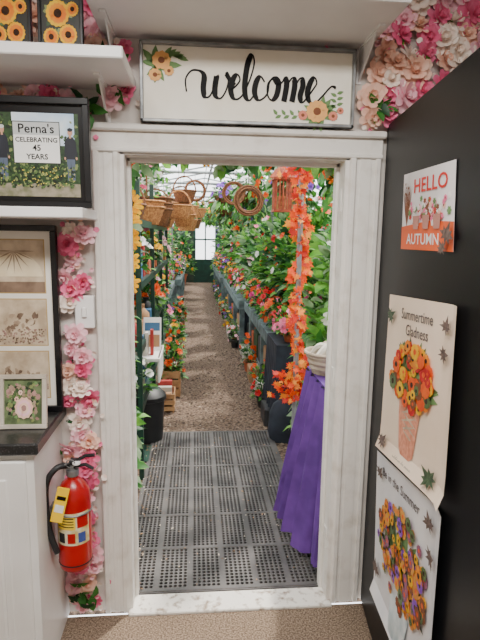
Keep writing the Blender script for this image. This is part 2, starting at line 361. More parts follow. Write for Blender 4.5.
# ---------------------------------------------------------------- framed pictures
def pframe(q,x0,x1,z0,z1,y,bw,dep,m,lean=0.):
    q.M=Matrix.Translation((0,y,z0))@Matrix.Rotation(-lean,4,'X')
    h=z1-z0
    q.box((x0,0,0),(x1,dep,bw),m,.002);q.box((x0,0,h-bw),(x1,dep,h),m,.002);q.box((x0,0,bw),(x0+bw,dep,h-bw),m,.002);q.box((x1-bw,0,bw),(x1,dep,h-bw),m,.002)
    q.box((x0+bw,dep*.6,bw),(x1-bw,dep*.9,h-bw),blackfr)
    return quad([(x0+bw,dep*.55,h-bw),(x1-bw,dep*.55,h-bw),(x1-bw,dep*.55,bw),(x0+bw,dep*.55,bw)],(0,-1,0))
q=MB(); P=pframe(q,-.735,-.362,1.7335,2.10,-.205,.022,.03,blackfr,-rd(2))
skyb=mat('print_sky',S(140,184,222),S(226,234,238),8,.5);fol=mat('print_foliage',S(50,78,40),S(24,42,24),60,.5)
fols=[fol,mat('print_foliage_b',S(92,118,62),S(54,80,40),60,.5),mat('print_foliage_c',S(30,44,26),S(18,28,18),60,.5),mat('print_foliage_d',S(128,140,84),None,60,.5)]
rect(q,P,0,0,1,1,mat('print_matblack',S(12,12,14),None,4,.3),.0)
I=lambda p,q_,o=0.:P(.09+.86*p,.05+.86*q_,o)
rect(q,I,0,0,1,1,fol,.001);rect(q,I,.22,.62,.95,1,skyb,.0015)
for i in range(170):
    a=R.uniform(0.02,.98); 
    b_=R.uniform(.35,.98) if (a<.22 or a>.88) else R.uniform(.35,.74)
    fleaf(q,I,a,b_,R.uniform(.03,.07),1,R.uniform(0,6.28),R.choice(fols),.0018+.000002*i,.35)
rect(q,I,0,.0,1,.16,mat('print_gravel',S(150,140,120),S(110,110,80),40,.6),.0024)
sw=mat('print_white',S(244,244,240),None,4,.5);pgr=mat('print_grey',S(196,200,200),None,5,.5)
rect(q,I,.22,.40,.78,.90,fols[2],.0024);rect(q,I,.23,.41,.77,.89,sw,.0025);rect(q,I,.23,.74,.77,.89,pgr,.0027)
ftext(q,I,"Perna's",.50,.81,.15,ink,.003,1,.01);ftext(q,I,"CELEBRATING",.50,.68,.078,ink,.003,1,.02);ftext(q,I,"45",.50,.585,.10,ink,.003,1,.02);ftext(q,I,"YEARS",.50,.48,.09,ink,.003,1,.02)
yp=mat('print_yellow',S(214,196,80),None,30,.6);dk=mat('print_dark',S(36,40,52),S(24,26,34),9,.6);skin=mat('print_skin',S(200,150,124),None,9,.6);jean=mat('print_jeans',S(86,98,118),None,9,.6)
for px,ht in ((.10,.0),(.90,-.02)):
    poly(q,I,[(px-.045,.2),(px-.008,.2),(px-.002,.46),(px+.008,.2),(px+.045,.2),(px+.05,.5),(px-.05,.5)],jean,.0036)
    poly(q,I,[(px-.052,.46),(px+.052,.46),(px+.06,.70+ht),(px+.03,.745+ht),(px-.03,.745+ht),(px-.06,.70+ht)],dk,.0038)
    for sg in (-1,1): poly(q,I,[(px+sg*.045,.71+ht),(px+sg*.065,.69+ht),(px+sg*.078,.48),(px+sg*.06,.48)],dk,.0039);ell(q,I,px+sg*.069,.47,.011,.018,skin,.004,8)
    rect(q,I,px-.012,.73+ht,px+.012,.77+ht,skin,.00385);ell(q,I,px,.80+ht,.03,.042,skin,.004);ell(q,I,px,.83+ht,.032,.022,dk if px>.5 else pgr,.0042)
for i in range(300): fleaf(q,I,R.uniform(.02,.96),R.uniform(.1,.36),R.uniform(.03,.06),1,R.uniform(.2,2.9),R.choice(fols),.0044+.000002*i,.3)
for i in range(60): ell(q,I,R.uniform(.05,.95),R.uniform(.12,.36),.008,.007,yp,.0052,6)
q.obj('photo_frame',False)
q=MB(); P=pframe(q,-.84,-.522,.9495,1.675,-.085,.022,.025,blackfr,rd(0))
rect(q,P,0,0,1,1,mat('mat_board',S(236,231,220),None,4,.7),.0)
gold=mat('gold_line',S(190,160,104),None,4,.5);sep=mat('print_sepia',S(214,196,170),S(176,156,130),16,.5);sepd=mat('print_sepia_dark',S(140,116,96),S(96,76,62),16,.5);pkd=mat('print_dusty_pink',S(176,136,128),S(136,98,92),40,.5);sepm=mat('print_sepia_mid',S(176,154,130),S(150,128,106),30,.5)
for a,b_,c,e in ((.12,.66,.90,.95),(.12,.36,.90,.62),(.12,.05,.90,.32)):
    rect(q,P,a-.014,b_-.006,c+.014,e+.006,gold,.0005);rect(q,P,a,b_,c,e,sep,.001)
rect(q,P,.12,.66,.90,.72,sepd,.0015);ell(q,P,.5,.75,.38,.13,mat('print_ivory',S(234,220,190),S(214,196,160),12,.5),.002,16,0,math.pi*1.07)
for i in range(9): fleaf(q,P,.5,.89,.13,2.2,math.pi*(1+i/8),sepm,.0022,.03)
for b0 in (.36,.05):
    for i in range(30): fleaf(q,P,R.uniform(.22,.78),b0+.10+R.uniform(0,.06),R.uniform(.03,.055),2.2,R.uniform(0,6.2),[sepm,sepd,sep][i%3],.0016+.00001*i,.3)
    for i in range(150): ell(q,P,R.uniform(.14,.88),b0+.01+R.random()*.08,R.uniform(.008,.02),R.uniform(.003,.008),R.choice([pkd,sepd,sepm,sepd]),.002+.000003*i,7)
q.obj('photo_frame',False)
q=MB(); P=pframe(q,-.70,-.535,.9495,1.145,-.27,.016,.018,mat('champagne_frame',S(222,214,200),S(190,180,164),9,.35,metal=.3),rd(9))
rect(q,P,0,0,1,1,mat('print_moss',S(110,126,86),S(70,84,54),30,.5),0)
for i in range(160): fleaf(q,P,R.uniform(.12,.88),R.uniform(.12,.88),.11,1,R.uniform(0,6.28),R.choice(fols+[sage,sepm,pkd]),.0006+.000004*i,.35)
for i in range(12): fflower(q,P,R.uniform(.1,.9),R.uniform(.55,.9),R.uniform(.05,.08),1,R.choice([pkd,pinks[3],sepm]),pkd,.0015+.0001*i,7,.4)
for r_,m_ in ((.25,pinks[3]),(.19,pinks[1]),(.13,pinks[3]),(.07,pkd)): fflower(q,P,.52,.36,r_,1,m_,pkd,.0035+(.25-r_)*.008,11,.3)
q.obj('photo_frame',False)
for xa,xb in ((-.655,-.515),(-.495,-.355)):
    q=MB(); P=pframe(q,xa,xb,2.2175,2.40,-.30,.010,.02,blackfr,rd(3))
    rect(q,P,0,0,1,1,mat('print_night',S(34,34,26),None,12,.5),0)
    for i in range(30): fleaf(q,P,R.uniform(.2,.8),R.uniform(.15,.85),.18,1,R.uniform(0,6),R.choice(fols),.0008+.00001*i,.3)
    for (a,c,r_) in ((.42,.66,.26),(.68,.27,.20),(.24,.22,.17),(.8,.75,.14)):
        fflower(q,P,a,c,r_,1.2,yel,brownc,.0015+a*.001,16,.36);fflower(q,P,a+.005,c,r_*.75,1.2,autumn[2],brownc,.0019+a*.001,13,.45)
    q.obj('sunflower_picture',False)
# ---------------------------------------------------------------- counter cabinet
q=MB(); cab=mat('cabinet_white',S(230,228,224),S(222,219,214),5,.45); gran=mat('black_granite',S(34,34,34),S(92,92,92),160,.3,lo=.55,hi=.8)
q.box((-1.6,-.375,0),(-.55,-.001,.905),cab);q.box((-1.62,-.405,.905),(-.528,-.001,.948),gran,.006)
for xa,xb in ((-1.10,-.575),):
    q.box((xa,-.395,.03),(xb,-.374,.88),cab,.005); q.box((xa+.06,-.399,.09),(xb-.06,-.390,.82),cab,.006);q.box((xa+.085,-.406,.115),(xb-.085,-.392,.795),cab,.01)
q.box((-.575,-.380,0),(-.55,-.374,.905),cab)
q.obj('counter_cabinet',False)
q=MB(); red=mat('extinguisher_red',S(180,8,14),S(154,6,12),6,.28); cx_,cy_=-.465,-.20; zb=.36
q.lathe([(0,.0),(.05,.0),(.06,.01),(.063,.03),(.063,.29),(.058,.32),(.04,.35),(.022,.365),(.02,.38),(0,.38)],(cx_,cy_,zb),red,28)
q.lathe([(.0635,.03),(.0642,.03),(.0642,.035),(.0635,.035)],(cx_,cy_,zb),blackpl,28)
lab=mat('label_cream',S(226,220,196),S(200,180,110),30,.5)
def arc_label(r,a0,a1,za,zc,m,n=10):
    V=[];F=[]
    for i in range(n+1):
        a=a0+(a1-a0)*i/n
        for z in (za,zc): V.append((cx_+r*math.cos(a),cy_+r*math.sin(a),zb+z))
        if i: F.append((2*i-2,2*i,2*i+1,2*i-1))
    q.add(V,F,m)
arc_label(.0640,-2.6,-.4,.12,.25,lab);arc_label(.0645,-2.5,-1.3,.185,.24,mat('label_yellow',S(236,200,50)));
for i in range(3): arc_label(.0648,-2.4+.62*i,-1.95+.62*i,.13,.17,[blackpl,red,mat('label_blue',S(60,80,150))][i])
arc_label(.0648,-1.2,-.5,.19,.235,red)
for i in range(4): arc_label(.0650,-2.4,-1.4,.195+.011*i,.199+.011*i,blackpl)
q.lathe([(.021,.375),(.024,.378),(.024,.40),(.014,.405),(.014,.42),(0,.42)],(cx_,cy_,zb),galv,16)
q.box((cx_-.012,cy_-.012,zb+.405),(cx_+.012,cy_+.03,zb+.435),blackpl,.003)
q.tube([(cx_+.01,cy_,zb+.43),(cx_+.05,cy_-.005,zb+.455),(cx_+.085,cy_-.01,zb+.46)],.007,blackpl)
q.tube([(cx_+.01,cy_,zb+.412),(cx_+.05,cy_-.005,zb+.42),(cx_+.08,cy_-.01,zb+.405)],.007,blackpl)
q.tube([(cx_-.01,cy_,zb+.425),(cx_-.015,cy_-.045,zb+.44)],.004,galv);q.torus((cx_+.0,cy_-.03,zb+.435),.016,.002,galv,X=(1,0,0),Y=(0,0,1))
q.lathe([(.015,0),(.015,.006),(0,.007)],(cx_+.02,cy_-.02,zb+.43),shelfw,12)
q.tube([tuple(x) for x in cr([(cx_-.01,cy_,zb+.415),(cx_-.05,cy_-.03,zb+.42),(cx_-.085,cy_-.045,zb+.37),(cx_-.09,cy_-.05,zb+.28),(cx_-.078,cy_-.055,zb+.17),(cx_-.055,cy_-.055,zb+.09)],5)],.0115,blackpl,10)
q.M=Matrix.Translation((cx_-.03,cy_-.085,zb+.30))@Matrix.Rotation(rd(14),4,'Y')
q.box((-.022,-.001,-.07),(.022,.001,.07),mat('tag_yellow',S(248,204,20),None,5,.5));q.box((-.016,-.0016,-.03),(.016,-.0008,.0),sw);q.box((-.016,-.0016,.02),(.016,-.0008,.035),ink)
q.M=Matrix.Identity(4)
q.box((-.552,cy_-.02,zb+.22),(cx_-.05,cy_+.02,zb+.26),galv);q.torus((cx_,cy_,zb+.24),.066,.003,galv)
q.obj('fire_extinguisher')
q=MB(); q.box((-.472,-.040,1.275),(-.397,-.0,1.405),shelfw,.004);q.box((-.444,-.050,1.32),(-.425,-.039,1.36),shelfw,.003)
q.obj('light_switch',False)
# ---------------------------------------------------------------- black cooler with posters
A=rd(7); dv=Vector((-math.sin(A),-math.cos(A),0)); nv=Vector((-math.cos(A),math.sin(A),0)); O=Vector((.755,0,0))
def CP(s,z,o=0.): return O+dv*s+nv*o+Vector((0,0,z))
q=MB(); blk=mat('black_enamel',S(7,8,11),S(10,11,15),4,.42,bump=.02,spec=.2)
q.M=Matrix(((-nv.x,dv.x,0,O.x+dv.x*.03),(-nv.y,dv.y,0,O.y+dv.y*.03),(0,0,1,0),(0,0,0,1)))
q.box((0,0,.02),(.75,1.15,2.085),blk,.006);q.box((.01,1.152,.1),(.74,1.20,2.075),blk,.008)
q.box((.02,1.20,.9),(.045,1.25,1.5),galv,.006)
for a in (.05,.65):
    for c in (.05,1.05): q.box((a,c,0),(a+.05,c+.05,.03),blackpl)
q.obj('beverage_cooler',False)
def poster(c,m,name,curl=0.):
    q=MB(); P0=quad([CP(*x) for x in c],nv)
    def P(p,q_,o=0.): return P0(p,q_,o+.003+curl*(max(0,.12-q_)**2*60*.02+max(0,p-.85)**2*40*.02))
    n=12
    V=[tuple(P(i/n,j/n,0)) for j in range(n+1) for i in range(n+1)]
    q.add(V,[(j*(n+1)+i,j*(n+1)+i+1,(j+1)*(n+1)+i+1,(j+1)*(n+1)+i) for j in range(n) for i in range(n)],m)
    return q,P
def magnet(q,P,cx,cy,r,asp,ang,m,o=.012):
    V,F=MAPLE; r*=1.4
    q.add([tuple(P(cx+(x*math.cos(ang)-y*math.sin(ang))*r*asp*2.2,cy+(x*math.sin(ang)+y*math.cos(ang))*r,o+z*.01)) for x,y,z in V],F,m)
mag=mat('magnet_bronze',S(120,98,88),S(66,52,48),90,.6,metal=.0);magg=mat('magnet_green',S(74,96,66),S(44,62,42),60,.6)
q,P=poster([(.335,1.86),(.815,1.845),(.845,1.615),(.355,1.61)],mat('poster_grey',S(232,228,228),S(216,210,210),6,.6),'x')
og=mat('print_orange',S(236,98,40),None,5,.6); rdk=mat('print_redtext',S(220,40,30),None,5,.6)
poly(q,P,[(0,0),(1,0),(1,.33),(.6,.36),(0,.30)],og,.001)
ftext(q,P,"HELLO",.58,.80,.25,rdk,.002,.85,.012)
ftext(q,P,"AUTUMN",.47,.13,.19,sw,.003,.80,.012)
for i in range(110):
    m_=[og,rdk,pinks[0],sage,pinks[1],whitep,pb,pinks[3]][R.randrange(8)]; fflower(q,P,min(.93,max(.2,R.gauss(.55,.17))),R.gauss(.49,.07),R.uniform(.03,.055),.7,m_,pb if i%3==0 else m_,.0012+.00002*i,6,.3)
for i in range(10): fleaf(q,P,.12,.3,.6,.35,rd(60+7*i),pb,.001+.00005*i,.03)
for i in range(16): ell(q,P,.05+.12*R.random(),.55+.38*R.random(),.010,.018,pb,.002,7)
for px in (.35,.55,.75): poly(q,P,[(px-.07,.43),(px+.07,.43),(px+.05,.26),(px-.05,.26)],mat('print_pot',S(190,130,116)),.0045)
magnet(q,P,.95,.16,.14,.35,1.2,mag);magnet(q,P,.90,.02,.10,.35,2.2,mag)
q.obj('autumn_poster',False)
q,P=poster([(.242,1.44),(.945,1.49),(.965,.975),(.222,.838)],mat('poster_cream',S(242,222,200),S(236,212,188),4,.6),'x',1.)
grt=mat('print_taupe',S(84,74,74),None,4,.6)
ftext(q,P,"Summertime",.48,.90,.088,grt,.002,1.0,.004);ftext(q,P,"Gladness",.50,.81,.088,grt,.002,1.0,.004)
for i in range(40): fleaf(q,P,.47,.5,R.uniform(.2,.3),1.2,R.uniform(-.3,3.5),R.choice([sage,fols[0],fols[1]]),.0006+.00003*i,.16)
poly(q,P,[(.32,.40),(.63,.40),(.61,.30),(.57,.10),(.53,.07),(.40,.07),(.36,.10),(.325,.3)],mat('print_vase',S(232,160,130),S(206,126,98),60,.6),.0022)
for i in range(6): fleaf(q,P,.36,.12+.05*i,.26,.9,.25,sep,.0024,.03);fleaf(q,P,.6,.12+.05*i,.26,.9,math.pi-.25,sep,.0025,.03)
for i in range(95):
    a=R.uniform(0,6.3);r_=math.sqrt(R.random())*.19; m_=[orange,yel,redp,orange,yel,autumn[2],pb,fols[1]][i%8]
    fflower(q,P,.47+r_*math.cos(a)*1.5,.55+r_*math.sin(a)*.95,R.uniform(.025,.055),1.2,m_,brownc if i%2 else orange,.003+.00008*i,9,.34)
ftext(q,P,"Celebrate the season",.45,.035,.03,grt,.002,1.1)
magnet(q,P,.09,.87,.055,.7,.5,magg);magnet(q,P,.90,.88,.05,.7,1.5,mag);magnet(q,P,.87,.75,.045,.7,.2,mag);magnet(q,P,.84,.08,.065,.7,2.6,magg);magnet(q,P,.11,.06,.055,.7,1.,mag)
q.obj('summer_poster',False)
q,P=poster([(.192,.805),(.955,.955),(.96,.34),(.27,.245)],mat('poster_bluegrey',S(230,228,228),S(214,214,218),4,.6),'x',1.)
ftext(q,P,"Be in the Summer",.43,.90,.08,grt,.002,1.0,.004)
for i in range(44): fleaf(q,P,.5,.45,R.uniform(.22,.36),1.1,R.uniform(-.4,3.6),R.choice([sage,fols[0],fols[1]]),.0006+.00003*i,.14)
poly(q,P,[(.36,.26),(.66,.26),(.62,.02),(.40,.02)],mat('print_glass',S(170,190,196),S(214,222,224),20,.3),.0022)
for i in range(5): fleaf(q,P,.42+.04*i,.04,.22,.9,1.57,sage,.0024,.08)
for i in range(200):
    a=R.uniform(0,6.3);r_=math.sqrt(R.random())*.30; m_=[mat('petal_amber',S(216,140,50)),yel,mat('petal_dusk',S(150,90,120)),autumn[2],mat('petal_gold',S(230,160,60)),purp,pb,fols[1]][i%8]
    fflower(q,P,.5+r_*math.cos(a)*1.25,.52+r_*math.sin(a)*.95,R.uniform(.022,.045),1.0,m_,brownc if i%2 else orange,.003+.00004*i,8,.34)
magnet(q,P,.12,.88,.05,.7,1.,mag);magnet(q,P,.88,.90,.05,.7,2.,mag);magnet(q,P,.90,.76,.05,.7,.6,mag);magnet(q,P,.10,.2,.06,.7,1.7,mag)
q.obj('summer_poster',False)
# ---------------------------------------------------------------- greenhouse structure
q=MB()
for i,y in enumerate(np.arange(.35,17,1.45)):
    q.tube([(-2.6,y,0),(-2.6,y,2.5),(-1.4,y,3.05),(.3,y,3.4),(2.2,y,3.05),(3.6,y,2.5),(3.6,y,0)],.022,pipe,6)
    q.tube([(-2.6,y,2.42),(3.6,y,2.42)],.018,pipe,6)
    if i%2: q.tube([(-.9,y,2.42),(-.9,y,3.2)],.012,pipe,5);q.tube([(1.6,y,2.42),(1.6,y,3.2)],.012,pipe,5)
for x,z in ((-2.6,2.5),(-1.4,3.05),(.3,3.4),(2.2,3.05),(3.6,2.5),(-.75,2.44),(1.35,2.44),(.2,2.46)):
    q.tube([(x,.35,z),(x,16.3,z)],.014,pipe,6)
for y in (4.6,7.6,10.6): 
    for x in (-.55,.98): q.tube([(x,y,0),(x,y,2.42)],.02,pipe,6)
film=bpy.data.materials.new('poly_film');film.use_nodes=True;nn=film.node_tree.nodes;ll=film.node_tree.links
tb=nn.new('ShaderNodeBsdfTransparent');tl=nn.new('ShaderNodeBsdfTranslucent');tl.inputs[0].default_value=(.95,.97,.98,1);ms=nn.new('ShaderNodeMixShader');ms.inputs[0].default_value=.3
ll.new(tb.outputs[0],ms.inputs[1]);ll.new(tl.outputs[0],ms.inputs[2]);ll.new(ms.outputs[0],nn['Material Output'].inputs['Surface'])
prof=[(-2.62,0),(-2.62,2.52),(-1.4,3.08),(.3,3.43),(2.2,3.08),(3.62,2.52),(3.62,0)]
for i in range(len(prof)-1):
    a,c=prof[i],prof[i+1]; q.add([(a[0],.14,a[1]),(a[0],16.4,a[1]),(c[0],16.4,c[1]),(c[0],.14,c[1])],[(0,1,2,3)],film)
q.obj('greenhouse',False)
q=MB(); far=mat('far_wall',S(70,84,66),S(40,50,42),3,.8)
q.box((-2.6,16.0,0),(-.05,16.1,1.9),far);q.box((.75,16,0),(3.6,16.1,1.9),far);q.box((-.05,16,2.1),(.75,16.1,2.2),far)
for x in np.arange(-2.5,3.6,.55):
    if not -.05<x<.75: q.box((x,16,1.9),(x+.05,16.06,3.0),wood)
for z in (2.2,2.8): q.box((-2.6,16,z),(-.05,16.05,z+.05),wood);q.box((.75,16,z),(3.6,16.05,z+.05),wood)
q.add([(-2.6,16.08,1.9),(3.6,16.08,1.9),(3.6,16.08,3.1),(-2.6,16.08,3.1)],[(0,1,2,3)],film)
q.obj('wall_far',False)
q=MB(); q.box((-.05,15.92,0),(.02,15.99,2.1),greenmt);q.box((.68,15.92,0),(.75,15.99,2.1),greenmt);q.box((-.05,15.92,2.04),(.75,15.99,2.1),greenmt);q.box((.02,15.94,0),(.68,15.97,.8),greenmt);q.box((.33,15.94,.8),(.37,15.97,2.04),greenmt);q.box((.02,15.94,1.45),(.68,15.97,1.5),greenmt)
q.add([(.02,15.96,.8),(.68,15.96,.8),(.68,15.96,2.04),(.02,15.96,2.04)],[(0,1,2,3)],film);q.obj('door_far',False)
# ---------------------------------------------------------------- plants
def pot(q,c,r,h,m=terrac):
    q.lathe([(0,0),(r*.7,0),(r*.95,h*.82),(r*1.06,h*.82),(r*1.06,h),(r*.93,h),(r*.9,h*.88),(0,h*.88)],c,m,14)
    q.lathe([(r*.9,h*.89),(0,h*.93)],c,soil,10)
def bush(q,c,r,h,nl,ls,lm,fm=None,nf=0,fs=.03,T=LEAF,FT=SMALL,droop=.3,center=None,stems=True):
    u=rng.normal(size=(nl,3)); u[:,2]=np.abs(u[:,2]); u=nrm(u)*(rng.uniform(.35,1,(nl,1))**.6)
    P=np.array(c)+u*[r,r,h]; dd=u+rng.normal(size=(nl,3))*.35; dd[:,2]-=droop
    X,Y,Z=frame_from_x(dd); q.scatter(T,P,X,Y,Z,rng.uniform(.7,1.3,nl)*ls,lm)
    if nf:
        u=rng.normal(size=(nf,3)); u[:,2]=np.abs(u[:,2])+.1; u[:,1]-=.3; u=nrm(u); P=np.array(c)+u*[r*1.08,r*1.08,h*1.1]
        X,Y,Z=frame_from_z(u+rng.normal(size=(nf,3))*.25+[0,-.3,0]); s_=rng.uniform(.8,1.2,nf)*fs; q.scatter(FT,P,X,Y,Z,s_,fm)
        if center: q.scatter(DISC,P+Z*.003,X,Y,Z,s_,center)
    if stems:
        for i in range(6):
            a=6.28*i/6; q.tube([(c[0],c[1],c[2]-.03),(c[0]+.5*r*math.cos(a),c[1]+.5*r*math.sin(a),c[2]+h*.6)],.004,greens[0],4)
def potted(name,c,pr,ph,r,h,nl,ls,lm,fm=None,nf=0,fs=.03,pm=terrac,**k):
    q=MB(); pot(q,c,pr,ph,pm); bush(q,(c[0],c[1],c[2]+ph*.95),r,h,nl,ls,lm,fm,nf,fs,**k); return q.obj(name)
BZ=.72
def bench(name,x0,x1,y0,y1):
    q=MB(); n=max(2,int((x1-x0)/.14)); wdt=(x1-x0)/n
    for i in range(n): q.box((x0+i*wdt+.006,y0,BZ-.03),(x0+(i+1)*wdt-.006,y1,BZ),wood,.003)
    q.box((x0-.02,y0-.02,BZ-.10),(x0,y1,BZ+.015),wood,.003);q.box((x0-.02,y0-.03,BZ-.10),(x1,y0-.01,BZ+.015),wood,.003);q.box((x1,y0,BZ-.10),(x1+.02,y1,BZ+.015),wood,.003)
    for y in np.arange(y0+.05,y1,1.2):
        for x in (x0+.01,x1-.08): q.box((x,y,0),(x+.07,y+.07,BZ-.03),wood,.003)
    q.box((x0+.03,y0,.16),(x1-.03,y1,.19),wood)
    return q.obj(name,False)
bench('plant_bench',.70,1.55,2.12,5.0);bench('plant_bench',.62,1.55,5.1,9.0);bench('plant_bench',.56,1.55,9.1,14.5)
bench('plant_bench',-1.4,-.42,4.9,8.4);bench('plant_bench',-1.3,-.30,8.5,14.5)
tray=mat('tray_black',S(40,40,42),None,9,.6);boxw=mat('carton_white',S(208,204,194),S(180,174,160),6,.7);card=mat('cardboard',S(170,130,92),None,9,.8)
navy=mat('dark_cloth',S(44,50,62),S(30,34,44),9,.9)
mixf=[orange,whitep,pinks[0],yel,orange,purp,redp,pinks[1]]
q=MB()
for i in range(26):
    y=2.16+i*.45; x=.74 if i<7 else .67; m_=[tray,navy,card,tray,greens[2],terrac][i%6]; hh=R.uniform(.2,.36)
    q.box((x,y,.191),(x+.4,y+.36,.191+hh),m_,.01)
    x-=.02
    if i%3!=1:
        q.box((x-.13+.05*R.random(),y+.02,.0),(x+.3,y+.30,R.uniform(.10,.22)),[tray,card,boxw,boxw][(i*7)%4],.008)
        if i%3==2: bush(q,(x-.02,y+.16,.14),.10,.2,60,.06,greens,[R.choice(mixf)],6,.03)
    else: pot(q,(x-.06,y+.1,0),.07,.12,[terrac,blackpl][i%2]);pot(q,(x-.04,y+.28,0),.06,.1,terrac);bush(q,(x-.06,y+.1,.1),.1,.22,60,.06,greens,[R.choice(mixf)],7,.03)
q.obj('storage_trays',False)
q=MB()
V=[];F=[];nt=60;nz=8
for j in range(nz+1):
    f_=j/nz
    for i in range(nt+1):
        t=i/nt; x,y=((1.15-(.47*t/.5)),2.09) if t<.5 else (.68,2.09+.55*(t-.5)/.5)
        k=.004+f_*(.02+.02*math.sin(t*70)); cf=1 if t<.5 else 0
        V.append((x-(0 if cf else k),y-(k if cf else 0),.745-f_*.62))
for j in range(nz):
    for i in range(nt): a=j*(nt+1)+i; F.append((a,a+1,a+nt+2,a+nt+1))
q.add(V,F,navy);q.box((.675,2.085,.74),(1.15,2.64,.746),navy);q.obj('bench_cloth')
q=MB()
q.lathe([(0,0),(.13,0),(.15,.08),(.14,.22),(.11,.3),(.06,.34),(.03,.37),(0,.37)],(.74,1.90,0),navy,18,1,.8)
q.torus((.74,1.90,.34),.055,.010,blackpl,seg=16,sg=5); q.obj('garden_sack')
B=BZ+.001
kinds=[('potted_geranium',redp,.028,SMALL),('potted_chrysanthemum',orange,.03,DAISY),('potted_begonia',pinks[0],.03,SMALL),('potted_marigold',yel,.028,DAISY),('potted_petunia',magen,.032,SMALL),('potted_aster',purp,.024,DAISY)]
pos=[(.82,2.25,2,.07,.11,.14,.17),(.82,2.58,0,.06,.1,.13,.14),(.81,2.90,1,.07,.12,.15,.2),(.82,3.22,2,.06,.1,.14,.16),(.81,3.55,0,.07,.12,.16,.22),(.81,3.88,1,.06,.1,.15,.2),(.82,4.22,4,.06,.1,.14,.2),(.81,4.62,1,.07,.12,.16,.24),(1.04,2.35,4,.06,.1,.13,.3),(1.06,3.0,3,.06,.1,.14,.3)]
for (x,y,k,pr,ph,r,h) in pos:
    nme,fm,fs,FT=kinds[k]; z=B+(.026 if y<2.6 else 0); potted(nme,(x,y,z),pr,ph,r,h,190,.06,g2+[greens[2]],fm,24,fs*1.15,FT=FT,pm=[terrac,blackpl,terrac][k%3])
for i,(x,y,r,h) in enumerate([(1.24,2.3,.25,.85),(1.18,2.9,.28,1.05),(1.14,3.5,.3,1.0),(1.12,4.1,.3,1.15),(1.10,4.7,.3,1.1)]):
    potted('potted_foliage_plant',(x,y,B),.11,.18,r,h,680,.12,[greens,[greens[1],greens[0]],greens[:3]][i%3],[orange,whitep,redp,orange],20,.045,pm=blackpl)
potted('potted_foliage_plant',(1.02,1.42,0),.15,.3,.27,1.55,760,.13,[greens[1],greens[0],greens[1],greens[3]],[orange,whitep],6,.04,pm=blackpl)
q=MB()
for y in np.arange(5.3,14.4,.40):
    k=R.randrange(6);x=.78 if y<9 else .72
    pot(q,(x,y,B),.07,.11,[terrac,blackpl][k%2]); bush(q,(x,y,B+.1),.17,.26,95,.08,greens,[kinds[k][1],R.choice(mixf)],14,.038)
for y in np.arange(5.3,14.4,.55):
    bush(q,(1.10,y,B+.1),.34,R.uniform(.9,1.4),270,.16,greens+[greens[1]],[R.choice(mixf),R.choice(mixf)],14,.05)
q.obj('potted_plants')
q=MB()
for y in np.arange(5.1,14.2,.45):
    k=R.randrange(6);x=-.58 if y<8.4 else -.46;pot(q,(x,y,B),.07,.11,[terrac,blackpl][k%2]); bush(q,(x,y,B+.1),.17,.26,90,.08,greens,[kinds[k][1],R.choice(mixf)],11,.036)
    bush(q,(x-.42,y,B+.1),.3,R.uniform(.8,1.3),210,.16,greens,[R.choice(mixf)],7,.05)
q.obj('potted_plants')
q=MB()
for y in np.arange(1.2,15,.75):
    q.tube([(1.95,y,0),(1.95,y,1.7)],.02,wickd,6); bush(q,(1.95,y,.75),.42,1.45,420,.2,greens,[orange,redp,whitep,yel],8,.05)
q.obj('silk_shrubs')
q=MB()
for y in np.arange(1.2,15,.8):
    q.tube([(-1.95,y,0),(-1.95,y,1.5)],.02,wickd,6); bush(q,(-1.95,y,.6),.38,1.4,260,.2,greens,[orange,whitep,yel],4,.05)
q.obj('silk_shrubs')
q=MB()
for (x,y,h) in ((-.46,15.2,2.1),(-1.1,15.0,2.0),(1.0,15.2,2.2),(1.8,15,1.9)):
    pot(q,(x,y,0),.2,.35,terrac); bush(q,(x,y,.35),.40,h-.35,420,.18,greens,[R.choice(mixf),yel],14,.06)
q.obj('potted_trees')
# ---------------------------------------------------------------- left rack
q=MB(); RX0,RX1=-.90,-.36
for y in (1.25,2.35,3.45,4.55):
    for x in (RX1,RX0): q.box((x-.016,y-.016,0),(x+.016,y+.016,2.05),greenmt)
for z in (.50,.90,1.32,1.72):
    q.box((RX0,1.25,z-.015),(RX1,4.55,z),greenmt);q.box((RX1-.014,1.25,z-.03),(RX1+.016,4.55,z+.02),greenmt)
q.obj('plant_rack',False)
q=MB()
goods=[boxw,card,wick,terrac,mat('goods_blue',S(60,110,150)),mat('goods_red',S(170,50,44)),mat('goods_cream',S(230,220,200)),blackpl,greens[2],galv]
for z in (.50,.90,1.32):
  for x in (-.43,-.66):
    for i in range(14):
        y=1.34+i*.225; k=R.randrange(10); s_=R.uniform(.05,.08)
        if k%3==0: q.box((x-s_,y-s_*.9,z),(x+s_,y+s_*.9,z+R.uniform(.1,.28)),goods[(k+i)%10],.004)
        elif k%3==1: pot(q,(x,y,z),s_,.11,goods[k]); bush(q,(x,y,z+.1),.14,.22,90,.07,greens,[R.choice(mixf)],10,.036)
        else: q.lathe([(0,0),(s_*.6,0),(s_,.06),(s_*.9,.13),(s_*.4,.17),(s_*.45,.2),(0,.2)],(x,y,z),goods[(k+i)%10],12)
q.obj('shelf_goods')
def basket(q,c,r,h,m,handle=True,stack=1):
    for s_ in range(stack):
        cz=c[2]+s_*h*.35
        prof=[(0,0),(r*.72,0)]
        for i in range(7):
            t=(i+1)/7; prof.append((r*(.72+.28*t)+(.006 if i%2 else 0),h*t))
        prof+= [(r*1.06,h),(r*1.06,h*1.08),(r*.96,h*1.08),(r*.7,h*.1),(0,h*.08)]
        q.lathe(prof,(c[0],c[1],cz),m,20)
        q.torus((c[0],c[1],cz+h*1.05),r*1.03,.009,m,seg=20,sg=6)
    if handle: q.torus((c[0],c[1],c[2]+h*1.0),r*.98,.008,m,X=(1,0,0),Y=(0,0,1.3),seg=14,a0=0,a1=math.pi,sg=6)
